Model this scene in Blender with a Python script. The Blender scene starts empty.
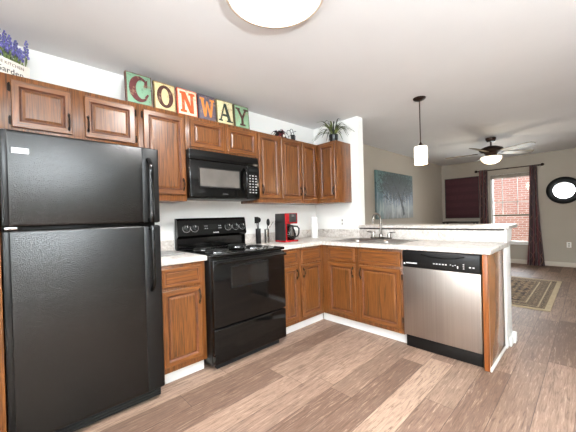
import bpy, bmesh, math, random
from mathutils import Matrix, Vector
S = bpy.context.scene
COL = S.collection
PI = math.pi
rnd = random.Random(7)

# ------------------------------------------------------------------ camera
yaw, pitch, roll, fpx, sy = 0.8019, -0.0057, -0.0282, 293.0654, -2.7187
fw = Vector((math.cos(yaw)*math.cos(pitch), math.sin(yaw)*math.cos(pitch), math.sin(pitch)))
rt = Vector((math.sin(yaw), -math.cos(yaw), 0)); up = rt.cross(fw)
r2 = math.cos(roll)*rt + math.sin(roll)*up; u2 = -math.sin(roll)*rt + math.cos(roll)*up
cd = bpy.data.cameras.new('camera'); cam = bpy.data.objects.new('camera', cd); COL.objects.link(cam)
mw = Matrix((r2, u2, -fw)).transposed().to_4x4(); mw.translation = (-3.1975, -2.733, 1.1979)
cam.matrix_world = mw
cd.sensor_fit = 'HORIZONTAL'; cd.sensor_width = 36; cd.lens = fpx/576*36; cd.shift_y = -sy/576
cd.clip_start = 0.05; cd.clip_end = 200
S.camera = cam
# ------------------------------------------------------------------ exposure, sky, lamps
vs = S.view_settings; vs.view_transform = 'Standard'; vs.look = 'None'; vs.gamma = 1; vs.use_curve_mapping = False
vs.exposure = 0.65
W = bpy.data.worlds.new('sky'); S.world = W; W.use_nodes = True
bg = W.node_tree.nodes['Background']; bg.inputs[0].default_value = (0.80, 0.90, 1.0, 1); bg.inputs[1].default_value = 1.9

def area(name, loc, direction, w, h, power, color=(1, 1, 1), shape='RECTANGLE', spread=PI):
    l = bpy.data.lights.new(name, 'AREA'); l.shape = shape; l.size = w; l.size_y = h
    l.energy = power; l.color = color; l.spread = spread
    o = bpy.data.objects.new(name, l); COL.objects.link(o); o.location = loc
    o.rotation_euler = Vector(direction).to_track_quat('-Z', 'Y').to_euler()
    return o
def point(name, loc, power, color, r):
    l = bpy.data.lights.new(name, 'POINT'); l.energy = power; l.color = color; l.shadow_soft_size = r
    o = bpy.data.objects.new(name, l); COL.objects.link(o); o.location = loc
    return o
area('daylight_back_window', (-4.46, -1.95, 1.55), (1, 0, 0), 1.36, 1.46, 40, (0.98, 0.99, 1.0))
area('added_side_fill', (-2.95, -7.56, 1.60), (0, 1, 0), 0.4, 0.6, 22, (0.9, 0.96, 1.0))  # added fill behind the camera, also makes the refrigerator highlight
area('daylight_far_window', (5.32, -1.45, 1.26), (-1, 0, 0), 0.75, 1.4, 34, (0.95, 0.98, 1.0))
area('strobe_bounce', (-3.2, -4.3, 1.75), (0.06, 0.0, 1), 0.6, 0.6, 480, (0.86, 0.96, 1.0))
area('dome_lamp', (-2.08, -1.52, 2.36), (0, 0, -1), 0.42, 0.42, 26, (1.0, 0.98, 0.96), 'DISK')

# ------------------------------------------------------------------ materials
def lin(c):
    return tuple((x/255/12.92 if x/255 <= .04045 else ((x/255+.055)/1.055)**2.4) for x in c) + (1,)
class NT:
    def __init__(s, name):
        s.m = bpy.data.materials.new(name); s.m.use_nodes = True
        s.n = s.m.node_tree.nodes; s.l = s.m.node_tree.links
        s.b = s.n['Principled BSDF']; s.out = s.n['Material Output']
    def N(s, t, **k):
        n = s.n.new(t)
        for a, v in k.items(): setattr(n, a, v)
        return n
    def put(s, sock, v):
        if isinstance(v, bpy.types.NodeSocket): s.l.new(v, sock)
        else: sock.default_value = v
    def math(s, op, a, b=0.0, c=None):
        n = s.N('ShaderNodeMath', operation=op); s.put(n.inputs[0], a); s.put(n.inputs[1], b)
        if c is not None: s.put(n.inputs[2], c)
        return n.outputs[0]
    def coord(s, scale=(1, 1, 1), which='Object', rot=(0, 0, 0)):
        t = s.N('ShaderNodeTexCoord'); mp = s.N('ShaderNodeMapping')
        s.l.new(t.outputs[which], mp.inputs[0]); mp.inputs['Scale'].default_value = scale
        mp.inputs['Rotation'].default_value = rot
        return mp.outputs[0]
    def noise(s, vec, scale=5, detail=3, rough=.5, dist=0.0):
        n = s.N('ShaderNodeTexNoise'); s.l.new(vec, n.inputs['Vector'])
        n.inputs['Scale'].default_value = scale; n.inputs['Detail'].default_value = detail
        n.inputs['Roughness'].default_value = rough; n.inputs['Distortion'].default_value = dist
        return n.outputs[0]
    def ramp(s, fac, stops, interp='LINEAR'):
        r = s.N('ShaderNodeValToRGB'); s.l.new(fac, r.inputs[0]); cr = r.color_ramp; cr.interpolation = interp
        while len(cr.elements) < len(stops): cr.elements.new(.5)
        for e, (p, c) in zip(cr.elements, stops): e.position = p; e.color = c
        return r.outputs[0]
    def mix(s, fac, a, b, bt='MIX'):
        m = s.N('ShaderNodeMix', data_type='RGBA', blend_type=bt)
        s.put(m.inputs[0], fac); s.put(m.inputs[6], a); s.put(m.inputs[7], b)
        return m.outputs[2]
    def bump(s, h, strength=.2, dist=.01):
        b = s.N('ShaderNodeBump'); s.l.new(h, b.inputs['Height']); b.inputs['Strength'].default_value = strength
        b.inputs['Distance'].default_value = dist; s.l.new(b.outputs[0], s.b.inputs['Normal'])
    def set(s, **k):
        for a, v in k.items(): s.put(s.b.inputs[a.replace('_', ' ')], v)
        return s.m
def scl(c, f): return tuple(min(255, x*f) for x in c)
def plain(name, c, rough=.5, metal=0, var=.05, scale=6, spec=.5, coat=0, bump=0, bscale=80):
    t = NT(name); v = t.coord()
    f = t.noise(v, scale, 3)
    t.set(Base_Color=t.ramp(f, [(.3, lin(scl(c, 1-var))), (.7, lin(scl(c, 1+var)))]), Roughness=rough, Metallic=metal)
    t.b.inputs['Specular IOR Level'].default_value = spec
    t.b.inputs['Coat Weight'].default_value = coat; t.b.inputs['Coat Roughness'].default_value = .12
    if bump: t.bump(t.noise(v, bscale, 2), bump, .004)
    return t.m
def emit(name, c, strength):
    t = NT(name); f = t.noise(t.coord(), 3, 2)
    t.set(Base_Color=lin(c), Roughness=.3, Emission_Color=t.ramp(f, [(.3, lin(scl(c, .97))), (.7, lin(c))]), Emission_Strength=strength)
    return t.m
def oak(name, axis, base=(120, 71, 30), dark=(54, 28, 12), light=(158, 97, 46), rough=.34):
    t = NT(name); a, b = 2.2, 46.0
    sc = {'x': (a, b, b), 'y': (b, a, b), 'z': (b, b, a)}[axis]
    v = t.coord(sc)
    n1 = t.noise(v, 1.0, 4, .6, 1.2)
    sc2 = tuple(q*5 if q > 5 else q*2.5 for q in sc); n2 = t.noise(t.coord(sc2), 1.0, 2, .5)
    big = t.noise(t.coord((2.2, 2.2, 2.2)), 1.0, 2)
    c1 = t.ramp(n1, [(.32, lin(dark)), (.47, lin(base)), (.60, lin(base)), (.74, lin(light))])
    c2 = t.mix(t.ramp(n2, [(.47, (0, 0, 0, 1)), (.62, (.75, .75, .75, 1))]), c1, lin(dark))
    c3 = t.mix(t.math('MULTIPLY', big, .35), c2, lin(base))
    t.set(Base_Color=c3, Roughness=rough)
    t.b.inputs['Coat Weight'].default_value = .25; t.b.inputs['Coat Roughness'].default_value = .2
    t.bump(n2, .12, .002)
    return t.m
M = {}
M['oak_z'] = oak('oak_vertical_grain', 'z'); M['oak_x'] = oak('oak_grain_x', 'x'); M['oak_y'] = oak('oak_grain_y', 'y')
M['oak_panel'] = oak('oak_raised_panel', 'z', (116, 69, 29), (52, 28, 12), (148, 95, 45))
M['oak_groove'] = plain('dark_stain_groove', (84, 44, 21), .45, 0, .2, 20)
M['wall'] = plain('white_wall_paint', (237, 236, 233), .75, 0, .008, 2, .3)
M['greige'] = plain('greige_wall_paint', (172, 163, 150), .8, 0, .01, 2, .3)
M['ceil'] = plain('ceiling_paint', (226, 225, 225), .9, 0, .008, 2, .2, 0, .08, 160)
M['white'] = plain('white_trim_paint', (240, 239, 236), .4, 0, .01, 4)
M['cream'] = plain('cream_trim_paint', (205, 197, 184), .5, 0, .01, 4)
M['black_gloss'] = plain('black_gloss_enamel', (8, 8, 8), .10, 0, .1, 5, .35)
M['black_sat'] = plain('black_satin_plastic', (13, 13, 13), .32, 0, .1, 8, .35)
M['black_matte'] = plain('black_matte', (14, 14, 14), .6, 0, .1, 8, .4)
M['bronze'] = plain('dark_bronze_hardware', (34, 26, 20), .4, .7, .2, 40)
M['chrome'] = plain('chrome', (210, 210, 212), .12, 1, .03, 6)
M['nickel'] = plain('brushed_nickel', (138, 133, 127), .25, 1, .05, 30)
M['steel_sink'] = plain('sink_steel', (176, 173, 170), .28, 1, .06, 20)
M['coil'] = plain('burner_coil', (28, 28, 28), .45, .4, .2, 30)
M['mark'] = plain('white_print', (225, 225, 225), .5, 0, .02)
M['greyprint'] = plain('grey_print', (150, 150, 150), .5)
M['greyboard'] = plain('grey_glass_board', (150, 149, 147), .3, 0, .08, 25)
M['red'] = plain('red_plastic', (150, 12, 20), .22, 0, .05, 6, .5, .3)
M['charcoal'] = plain('charcoal_plastic', (38, 36, 36), .4, 0, .06, 10)
M['paper'] = plain('paper_towel', (244, 243, 240), .9, 0, .02, 40, .2, 0, .3, 120)
M['leaf'] = plain('plant_leaf', (84, 92, 52), .45, 0, .45, 14)
M['leaf_dark'] = plain('dark_leaf', (34, 40, 30), .5, 0, .3, 14)
M['stem'] = plain('stem_green', (96, 112, 60), .6, 0, .3, 20)
M['lavender'] = plain('lavender_flower', (104, 100, 156), .7, 0, .35, 60)
M['berry'] = plain('dark_red_berry', (92, 22, 28), .35, 0, .3, 30)
M['wash'] = plain('whitewashed_board', (236, 230, 220), .6, 0, .05, 12)
M['ink'] = plain('dark_ink', (52, 52, 56), .6, 0, .1, 20)
M['ink_brown'] = plain('brown_ink', (128, 104, 92), .6, 0, .1, 20)
M['maroon'] = None
M['mirror_black'] = plain('black_lacquer_frame', (8, 8, 9), .4, 0, .1, 8, .25)
M['frost'] = emit('frosted_lamp_glass', (255, 238, 214), 3.0)
M['frost2'] = emit('fan_bowl_glass', (255, 240, 212), .85)
M['dome'] = emit('ceiling_dome_glass', (255, 253, 250), 6.0)
M['beige_ring'] = plain('beige_lamp_ring', (214, 196, 178), .4, 0, .02)
M['fan_bronze'] = plain('oil_rubbed_bronze', (46, 30, 24), .35, .6, .15, 12)
M['blade'] = plain('fan_blade_wood', (112, 98, 74), .4, 0, .12, 10)
M['darkwood'] = plain('dark_console_wood', (52, 42, 38), .4, 0, .15, 8)
M['blind'] = plain('raised_blind', (150, 140, 128), .6, 0, .05, 10)
M['sash_olive'] = plain('sash_rail_bronze', (120, 112, 88), .5, 0, .05, 10)
M['wire'] = plain('grey_cable', (188, 184, 178), .5, 0, .02)
t = NT('mirror_glass'); t.set(Base_Color=t.ramp(t.noise(t.coord(), 2, 1), [(.3, (.93, .93, .93, 1)), (.7, (.95, .95, .95, 1))]), Metallic=1.0, Roughness=.01); M['mirror'] = t.m
# clear glass (thin pane)
def thin_glass(name, tint=(.97, .98, .98, 1), refl=1.0):
    t = NT(name); t.n.remove(t.b)
    tr = t.N('ShaderNodeBsdfTransparent'); tr.inputs[0].default_value = tint
    gl = t.N('ShaderNodeBsdfGlossy'); gl.inputs['Roughness'].default_value = .02
    lw = t.N('ShaderNodeFresnel'); lw.inputs[0].default_value = 1.45
    mx = t.N('ShaderNodeMixShader'); t.l.new(lw.outputs[0], mx.inputs[0]); t.l.new(tr.outputs[0], mx.inputs[1]); t.l.new(gl.outputs[0], mx.inputs[2])
    t.l.new(mx.outputs[0], t.out.inputs[0]); return t.m
M['glass'] = thin_glass('window_glass'); M['carafe'] = thin_glass('carafe_glass', (.55, .52, .5, 1))
# textured black refrigerator skin
t = NT('textured_black_fridge'); v = t.coord()
h = t.noise(v, 230, 2, .5)
t.set(Base_Color=t.ramp(t.noise(v, 4, 2), [(.3, lin((14, 13, 12))), (.7, lin((17, 16, 15)))]), Roughness=.20)
t.b.inputs['Specular IOR Level'].default_value = .5
t.bump(h, .30, .004); M['fridge'] = t.m
# stainless
t = NT('brushed_stainless'); v = t.coord((1, 1, 1))
n = t.noise(t.coord((90, 90, .8)), 1.0, 2, .4)
t.set(Base_Color=t.ramp(n, [(.3, lin((178, 170, 163))), (.7, lin((186, 179, 172)))]), Metallic=1.0, Roughness=t.math('MULTIPLY_ADD', n, .05, .34)); M['stainless'] = t.m
# laminate
t = NT('marble_laminate'); v = t.coord()
n1 = t.noise(v, 9, 6, .65, 1.6); n2 = t.noise(v, 38, 4, .6, .6)
c = t.mix(t.ramp(n2, [(.42, (0, 0, 0, 1)), (.62, (.6, .6, .6, 1))]), t.ramp(n1, [(.32, lin((150, 138, 130))), (.45, lin((206, 200, 194))), (.60, lin((220, 216, 211))), (.72, lin((164, 154, 146)))]), lin((180, 170, 162)))
t.set(Base_Color=c, Roughness=.3); M['marble'] = t.m
# vinyl plank floor: planks run along x
t = NT('vinyl_plank_floor'); tc = t.N('ShaderNodeTexCoord'); sp = t.N('ShaderNodeSeparateXYZ'); t.l.new(tc.outputs['Object'], sp.inputs[0])
PWD, PL, SEED = .172, 1.22, 23.0
yy = t.math('DIVIDE', t.math('ADD', sp.outputs[1], 2.31+PWD*60), PWD); row = t.math('FLOOR', yy); fy = t.math('FRACT', yy)
wn = t.N('ShaderNodeTexWhiteNoise', noise_dimensions='1D'); t.l.new(row, wn.inputs['W'])
xx = t.math('ADD', t.math('DIVIDE', t.math('ADD', sp.outputs[0], 50), PL), t.math('MULTIPLY', wn.outputs[0], 7.0)); colm = t.math('FLOOR', xx); fx = t.math('FRACT', xx)
cb = t.N('ShaderNodeCombineXYZ'); t.l.new(t.math('ADD', row, SEED), cb.inputs[0]); t.l.new(colm, cb.inputs[1])
wn2 = t.N('ShaderNodeTexWhiteNoise', noise_dimensions='3D'); t.l.new(cb.outputs[0], wn2.inputs['Vector'])
pc = t.ramp(wn2.outputs[0], [(0, lin((104, 81, 68))), (.22, lin((124, 99, 85))), (.4, lin((150, 124, 107))), (.6, lin((136, 111, 96))), (.8, lin((160, 134, 116))), (1, lin((112, 89, 76)))])
# grain offset per plank
cb2 = t.N('ShaderNodeCombineXYZ'); t.l.new(t.math('MULTIPLY', sp.outputs[0], 6.0), cb2.inputs[0]); t.l.new(t.math('MULTIPLY', sp.outputs[1], 80.0), cb2.inputs[1]); t.l.new(t.math('MULTIPLY', wn2.outputs[0], 40.0), cb2.inputs[2])
g = t.noise(cb2.outputs[0], 1.0, 6, .68, 1.0)
cb3 = t.N('ShaderNodeCombineXYZ'); t.l.new(t.math('MULTIPLY', sp.outputs[0], 3.0), cb3.inputs[0]); t.l.new(t.math('MULTIPLY', sp.outputs[1], 9.0), cb3.inputs[1]); t.l.new(t.math('MULTIPLY', wn2.outputs[0], 31.0), cb3.inputs[2])
g2 = t.noise(cb3.outputs[0], 1.0, 4, .6, 1.5)
pc = t.mix(t.ramp(g, [(.36, (.75, .75, .75, 1)), (.50, (0, 0, 0, 1))]), pc, lin((82, 62, 50)))
pc = t.mix(t.ramp(g, [(.55, (0, 0, 0, 1)), (.72, (.65, .65, .65, 1))]), pc, lin((190, 166, 146)))
pc = t.mix(t.ramp(g2, [(.35, (.4, .4, .4, 1)), (.5, (0, 0, 0, 1))]), pc, lin((104, 84, 72)))
seam = t.math('MAXIMUM', t.math('LESS_THAN', t.math('MINIMUM', fy, t.math('SUBTRACT', 1.0, fy)), .012), t.math('LESS_THAN', t.math('MINIMUM', fx, t.math('SUBTRACT', 1.0, fx)), .0016))
pc = t.mix(t.math('MULTIPLY', seam, .65), pc, lin((66, 50, 42)))
t.set(Base_Color=pc, Roughness=t.math('MULTIPLY_ADD', g, .15, .46)); t.b.inputs['Specular IOR Level'].default_value = .28; M['floor'] = t.m
# brick
t = NT('red_brick'); v = t.coord((1, 1, 1), 'Object', (0, -PI/2, PI/2))
tc = t.N('ShaderNodeTexCoord'); sp = t.N('ShaderNodeSeparateXYZ'); t.l.new(tc.outputs['Object'], sp.inputs[0]); cb = t.N('ShaderNodeCombineXYZ'); t.l.new(sp.outputs[1], cb.inputs[0]); t.l.new(sp.outputs[2], cb.inputs[1])
br = t.N('ShaderNodeTexBrick'); t.l.new(cb.outputs[0], br.inputs['Vector'])
br.inputs['Color1'].default_value = lin((208, 138, 124)); br.inputs['Color2'].default_value = lin((190, 116, 102)); br.inputs['Mortar'].default_value = lin((226, 208, 200))
br.inputs['Scale'].default_value = 1; br.inputs['Brick Width'].default_value = .215; br.inputs['Row Height'].default_value = .075; br.inputs['Mortar Size'].default_value = .008
t.set(Base_Color=t.mix(t.math('MULTIPLY', t.noise(cb.outputs[0], 12, 3), .3), br.outputs[0], lin((216, 158, 146))), Roughness=.85); M['brick'] = t.m
M['grass'] = plain('lawn_grass', (150, 176, 120), .9, 0, .2, 20)
# curtain fabric
t = NT('maroon_curtain_fabric'); tc = t.N('ShaderNodeTexCoord'); sp = t.N('ShaderNodeSeparateXYZ'); t.l.new(tc.outputs['UV'], sp.inputs[0])
u, vv = sp.outputs[0], sp.outputs[1]
s1 = t.math('ABSOLUTE', t.math('SUBTRACT', t.math('FRACT', t.math('ADD', t.math('MULTIPLY', u, 2.0), t.math('MULTIPLY', t.math('SINE', t.math('MULTIPLY', vv, 26.0)), .35))), .5))
s2 = t.math('ABSOLUTE', t.math('SUBTRACT', t.math('FRACT', t.math('ADD', t.math('MULTIPLY', u, 2.0), t.math('MULTIPLY', t.math('SINE', t.math('ADD', t.math('MULTIPLY', vv, 15.0), 2.0)), -.5))), .5))
ln = t.math('MAXIMUM', t.math('LESS_THAN', s1, .022), t.math('LESS_THAN', s2, .018))
stripe = t.math('GREATER_THAN', t.math('FRACT', t.math('MULTIPLY', u, 3.0)), .72)
base = t.mix(stripe, lin((46, 10, 16)), lin((104, 14, 27)))
t.set(Base_Color=t.mix(ln, base, lin((140, 104, 78))), Roughness=.5); t.b.inputs['Sheen Weight'].default_value = .3; M['curtain'] = t.m
# maroon hanging
t = NT('maroon_textile'); v = t.coord((1, 1, 1)); tc = t.N('ShaderNodeTexCoord'); sp = t.N('ShaderNodeSeparateXYZ'); t.l.new(tc.outputs['Object'], sp.inputs[0])
nn = t.noise(t.coord((30, 30, 9)), 1.0, 3)
band = t.math('MULTIPLY', t.math('GREATER_THAN', t.math('FRACT', t.math('MULTIPLY', sp.outputs[2], 5.2)), .45), nn)
t.set(Base_Color=t.ramp(band, [(.2, lin((60, 24, 30))), (.7, lin((72, 33, 39)))]), Roughness=.8); M['maroon'] = t.m
# rug
def rugmat(name, cols, scale, kind='VORONOI'):
    t = NT(name); v = t.coord((scale, scale, 1))
    vo = t.N('ShaderNodeTexVoronoi', distance='MANHATTAN'); t.l.new(v, vo.inputs['Vector']); vo.inputs['Randomness'].default_value = .35; vo.inputs['Scale'].default_value = 1
    d = vo.outputs['Distance']
    t.set(Base_Color=t.ramp(t.math('ADD', d, t.math('MULTIPLY', t.math('SUBTRACT', t.noise(v, 1.3, 3), .5), .7)), cols, 'CONSTANT'), Roughness=.95); return t.m
M['rug_field'] = rugmat('rug_field_wool', [(0, lin((66, 50, 42))), (.20, lin((166, 142, 108))), (.36, lin((120, 88, 68))), (.46, lin((160, 138, 106))), (.66, lin((62, 48, 40)))], 12)
M['rug_dark'] = rugmat('rug_dark_border_wool', [(0, lin((170, 150, 118))), (.22, lin((40, 36, 36))), (.40, lin((160, 138, 110))), (.52, lin((44, 40, 40))), (.72, lin((140, 118, 94)))], 20)
M['rug_edge'] = plain('rug_edge_wool', (186, 168, 138), .95, 0, .05, 30)
# painting
t = NT('tree_painting'); tc = t.N('ShaderNodeTexCoord'); sp = t.N('ShaderNodeSeparateXYZ'); t.l.new(tc.outputs['Object'], sp.inputs[0])
zz = t.math('DIVIDE', sp.outputs[2], .9); xx = t.math('DIVIDE', sp.outputs[0], 1.56)
v = t.coord((1, 1, 1)); n1 = t.noise(v, 5, 5, .7, .8); n2 = t.noise(v, 14, 4, .7, 2.0); n3 = t.noise(t.coord((14, 1, 2.5)), 1.0, 4)
bgc = t.ramp(t.math('ADD', zz, t.math('MULTIPLY', t.math('SUBTRACT', n1, .5), .5)), [(.0, lin((120, 124, 120))), (.22, lin((150, 158, 162))), (.45, lin((104, 122, 140))), (.7, lin((104, 120, 124))), (1, lin((92, 120, 118)))])
bgc = t.mix(t.math('MULTIPLY', t.math('LESS_THAN', xx, .16), .5), bgc, lin((96, 128, 128)))
bgc = t.mix(t.math('MULTIPLY', t.ramp(n3, [(.5, (0, 0, 0, 1)), (.62, (1, 1, 1, 1))]), t.math('MULTIPLY', t.math('LESS_THAN', zz, .55), .4)), bgc, lin((206, 210, 208)))
dx = t.math('DIVIDE', t.math('SUBTRACT', xx, .53), .60); dz = t.math('DIVIDE', t.math('SUBTRACT', zz, .74), .44)
rr = t.math('ADD', t.math('POWER', t.math('ABSOLUTE', dx), 2.0), t.math('POWER', t.math('ABSOLUTE', dz), 2.0))
fol = t.math('GREATER_THAN', t.math('SUBTRACT', t.math('MULTIPLY_ADD', n2, 2.1, -.30), t.math('MULTIPLY', rr, .55)), .42)
c = t.mix(t.math('MULTIPLY', fol, .8), bgc, lin((58, 62, 60)))
t.set(Base_Color=c, Roughness=.6); M['painting'] = t.m
M['paint_trunk'] = plain('painted_trunk', (62, 68, 72), .6, 0, .3, 14)
# letter tiles: distressed paint
def paint(name, c, c2, wear=(150, 120, 96)):
    t = NT(name); n = t.noise(t.coord(), 34, 5, .7)
    w_ = t.noise(t.coord(), 16, 4, .7)
    c0 = t.ramp(n, [(.36, lin(c2)), (.46, lin(c)), (.60, lin(c)), (.70, lin(scl(c, 1.12)))])
    t.set(Base_Color=t.mix(t.ramp(w_, [(.56, (0, 0, 0, 1)), (.64, (.7, .7, .7, 1))]), c0, lin(wear)), Roughness=.6); return t.m

# ------------------------------------------------------------------ mesh builder
class MB:
    def __init__(s, M4=None): s.bm = bmesh.new(); s.T = M4
    def _fin(s, vs, mi):
        fs = {f for v in vs for f in v.link_faces}
        for f in fs: f.material_index = mi
        if s.T is not None:
            bmesh.ops.transform(s.bm, matrix=s.T, verts=list(vs))
        return vs
    def box(s, x0, x1, y0, y1, z0, z1, bev=0, mi=0, seg=2):
        m = Matrix.LocRotScale(((x0+x1)/2, (y0+y1)/2, (z0+z1)/2), None, (abs(x1-x0), abs(y1-y0), abs(z1-z0)))
        r = bmesh.ops.create_cube(s.bm, size=1, matrix=m); vs = r['verts']
        if bev:
            bev = min(bev, .45*min(abs(x1-x0), abs(y1-y0), abs(z1-z0)))
            es = list({e for v in vs for e in v.link_edges})
            rr = bmesh.ops.bevel(s.bm, geom=es, offset=bev, segments=seg, profile=.5, affect='EDGES')
            vs = list({v for f in rr['faces'] for v in f.verts} | {v for v in vs if v.is_valid})
            vs = list({v for v0 in vs for f in v0.link_faces for v in f.verts})
        return s._fin(vs, mi)
    def prism(s, pts, w0, w1, mi=0):
        """polygon in local (u,v), extruded along w"""
        a = [s.bm.verts.new((p[0], p[1], w0)) for p in pts]; b = [s.bm.verts.new((p[0], p[1], w1)) for p in pts]
        n = len(pts); s.bm.faces.new(list(reversed(a))); s.bm.faces.new(b)
        for i in range(n): s.bm.faces.new((a[i], a[(i+1) % n], b[(i+1) % n], b[i]))
        return s._fin(a+b, mi)
    def rings(s, u0, u1, v0, v1, prof, mi_side=0, mis=None, mi_cap=0):
        """nested rectangular loops: prof = [(inset, w)], closing with a cap; back left open at w of first loop"""
        loops = []
        for ins, w in prof:
            loops.append([s.bm.verts.new(p) for p in ((u0+ins, v0+ins, w), (u1-ins, v0+ins, w), (u1-ins, v1-ins, w), (u0+ins, v1-ins, w))])
        allv = [v for l in loops for v in l]
        fl = []
        for k in range(len(loops)-1):
            for i in range(4):
                f = s.bm.faces.new((loops[k][i], loops[k][(i+1) % 4], loops[k+1][(i+1) % 4], loops[k+1][i])); fl.append((f, k, i))
        cap = s.bm.faces.new(loops[-1]); back = s.bm.faces.new(list(reversed(loops[0])))
        if s.T is not None: bmesh.ops.transform(s.bm, matrix=s.T, verts=allv)
        for f, k, i in fl: f.material_index = (mis[k][i % 2] if mis else 0)
        cap.material_index = mi_cap; back.material_index = 0
    def lathe(s, prof, c=(0, 0, 0), seg=24, mi=0, cap=True, axis='z'):
        rows = []
        for r, z in prof:
            rows.append([s.bm.verts.new((r*math.cos(2*PI*i/seg), r*math.sin(2*PI*i/seg), z)) for i in range(seg)])
        for k in range(len(rows)-1):
            for i in range(seg):
                s.bm.faces.new((rows[k][i], rows[k][(i+1) % seg], rows[k+1][(i+1) % seg], rows[k+1][i]))
        if cap:
            s.bm.faces.new(list(reversed(rows[0]))); s.bm.faces.new(rows[-1])
        vs = [v for r in rows for v in r]
        R = Matrix.Identity(4)
        if axis == 'x': R = Matrix.Rotation(PI/2, 4, 'Y')
        if axis == 'y': R = Matrix.Rotation(-PI/2, 4, 'X')
        bmesh.ops.transform(s.bm, matrix=Matrix.Translation(c) @ R, verts=vs)
        return s._fin(vs, mi)
    def tube(s, pts, r, seg=8, mi=0, flat=1.0):
        pts = [Vector(p) for p in pts]; rs = r if isinstance(r, (list, tuple)) else [r]*len(pts)
        rows = []; ref = None
        for i, p in enumerate(pts):
            d = (pts[min(i+1, len(pts)-1)]-pts[max(i-1, 0)]).normalized()
            if ref is None:
                ref = Vector((0, 0, 1)) if abs(d.z) < .9 else Vector((1, 0, 0))
            n = (ref-d*ref.dot(d)).normalized(); b = d.cross(n); ref = n
            rows.append([s.bm.verts.new(p+rs[i]*(math.cos(2*PI*k/seg)*n+flat*math.sin(2*PI*k/seg)*b)) for k in range(seg)])
        for i in range(len(rows)-1):
            for k in range(seg): s.bm.faces.new((rows[i][k], rows[i][(k+1) % seg], rows[i+1][(k+1) % seg], rows[i+1][k]))
        s.bm.faces.new(list(reversed(rows[0]))); s.bm.faces.new(rows[-1])
        return s._fin([v for q in rows for v in q], mi)
    def ball(s, c, r, seg=10, mi=0, sc=(1, 1, 1)):
        m = Matrix.LocRotScale(c, None, sc)
        v = bmesh.ops.create_uvsphere(s.bm, u_segments=seg, v_segments=max(6, seg//2+2), radius=r, matrix=m)['verts']
        return s._fin(v, mi)
    def build(s, name, mats, parent=None, smooth=35, origin=None):
        if not isinstance(mats, (list, tuple)): mats = [mats]
        mats = [M[m] if isinstance(m, str) else m for m in mats]
        bmesh.ops.recalc_face_normals(s.bm, faces=s.bm.faces[:])
        if parent is not None: off = wloc(parent)
        elif origin is not None: off = Vector(origin)
        else:
            cs = [v.co for v in s.bm.verts]; lo = [min(c[i] for c in cs) for i in range(3)]; hi = [max(c[i] for c in cs) for i in range(3)]
            off = Vector(((lo[0]+hi[0])/2, (lo[1]+hi[1])/2, lo[2]))
        for v in s.bm.verts: v.co -= off
        if smooth:
            for f in s.bm.faces: f.smooth = True
            for e in s.bm.edges:
                e.smooth = not (len(e.link_faces) == 2 and e.calc_face_angle(0) > math.radians(smooth))
        me = bpy.data.meshes.new(name); s.bm.to_mesh(me); s.bm.free()
        for m in mats: me.materials.append(m)
        o = bpy.data.objects.new(name, me); COL.objects.link(o)
        if parent is not None: o.parent = parent
        else: o.location = off
        return o
def wloc(o):
    v = Vector(o.location); p = o.parent
    while p: v += Vector(p.location); p = p.parent
    return v
def tag(o, label, cat, group=None, kind=None):
    if label: o['label'] = label
    if cat: o['category'] = cat
    if group: o['group'] = group
    if kind: o['kind'] = kind
    return o
def thing(name, loc, label, cat, group=None):
    o = bpy.data.objects.new(name, None); COL.objects.link(o); o.location = loc; o.empty_display_size = .1
    return tag(o, label, cat, group)
def struct(mb, name, mat, parent=None):
    o = mb.build(name, mat, parent, smooth=30)
    if parent is None: o['kind'] = 'structure'
    return o
def frame(origin, U, V, Wd):
    m = Matrix((Vector(U), Vector(V), Vector(Wd))).transposed().to_4x4(); m.translation = origin; return m
# frames: u to the viewer's right along the face, v up, w out of the face
FS = lambda y: frame((0, y, 0), (1, 0, 0), (0, 0, 1), (0, -1, 0))          # faces -y, u = x
FE = lambda x: frame((x, 0, 0), (0, -1, 0), (0, 0, 1), (-1, 0, 0))         # faces -x, u = -y
def text(name, s, T, size, mat, parent, h=.0006, align='CENTER'):
    cu = bpy.data.curves.new(name, 'FONT'); cu.body = s; cu.size = size; cu.extrude = h; cu.align_x = align; cu.resolution_u = 2
    o = bpy.data.objects.new(name, cu); COL.objects.link(o)
    bpy.context.view_layer.update()
    me = bpy.data.meshes.new_from_object(o.evaluated_get(bpy.context.evaluated_depsgraph_get()))
    bpy.data.objects.remove(o)
    off = wloc(parent); me.transform(Matrix.Translation(-off) @ T); me.materials.clear(); me.materials.append(M[mat] if isinstance(mat, str) else mat); me.name = name
    ob = bpy.data.objects.new(name, me); COL.objects.link(ob); ob.parent = parent
    return ob

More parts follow.
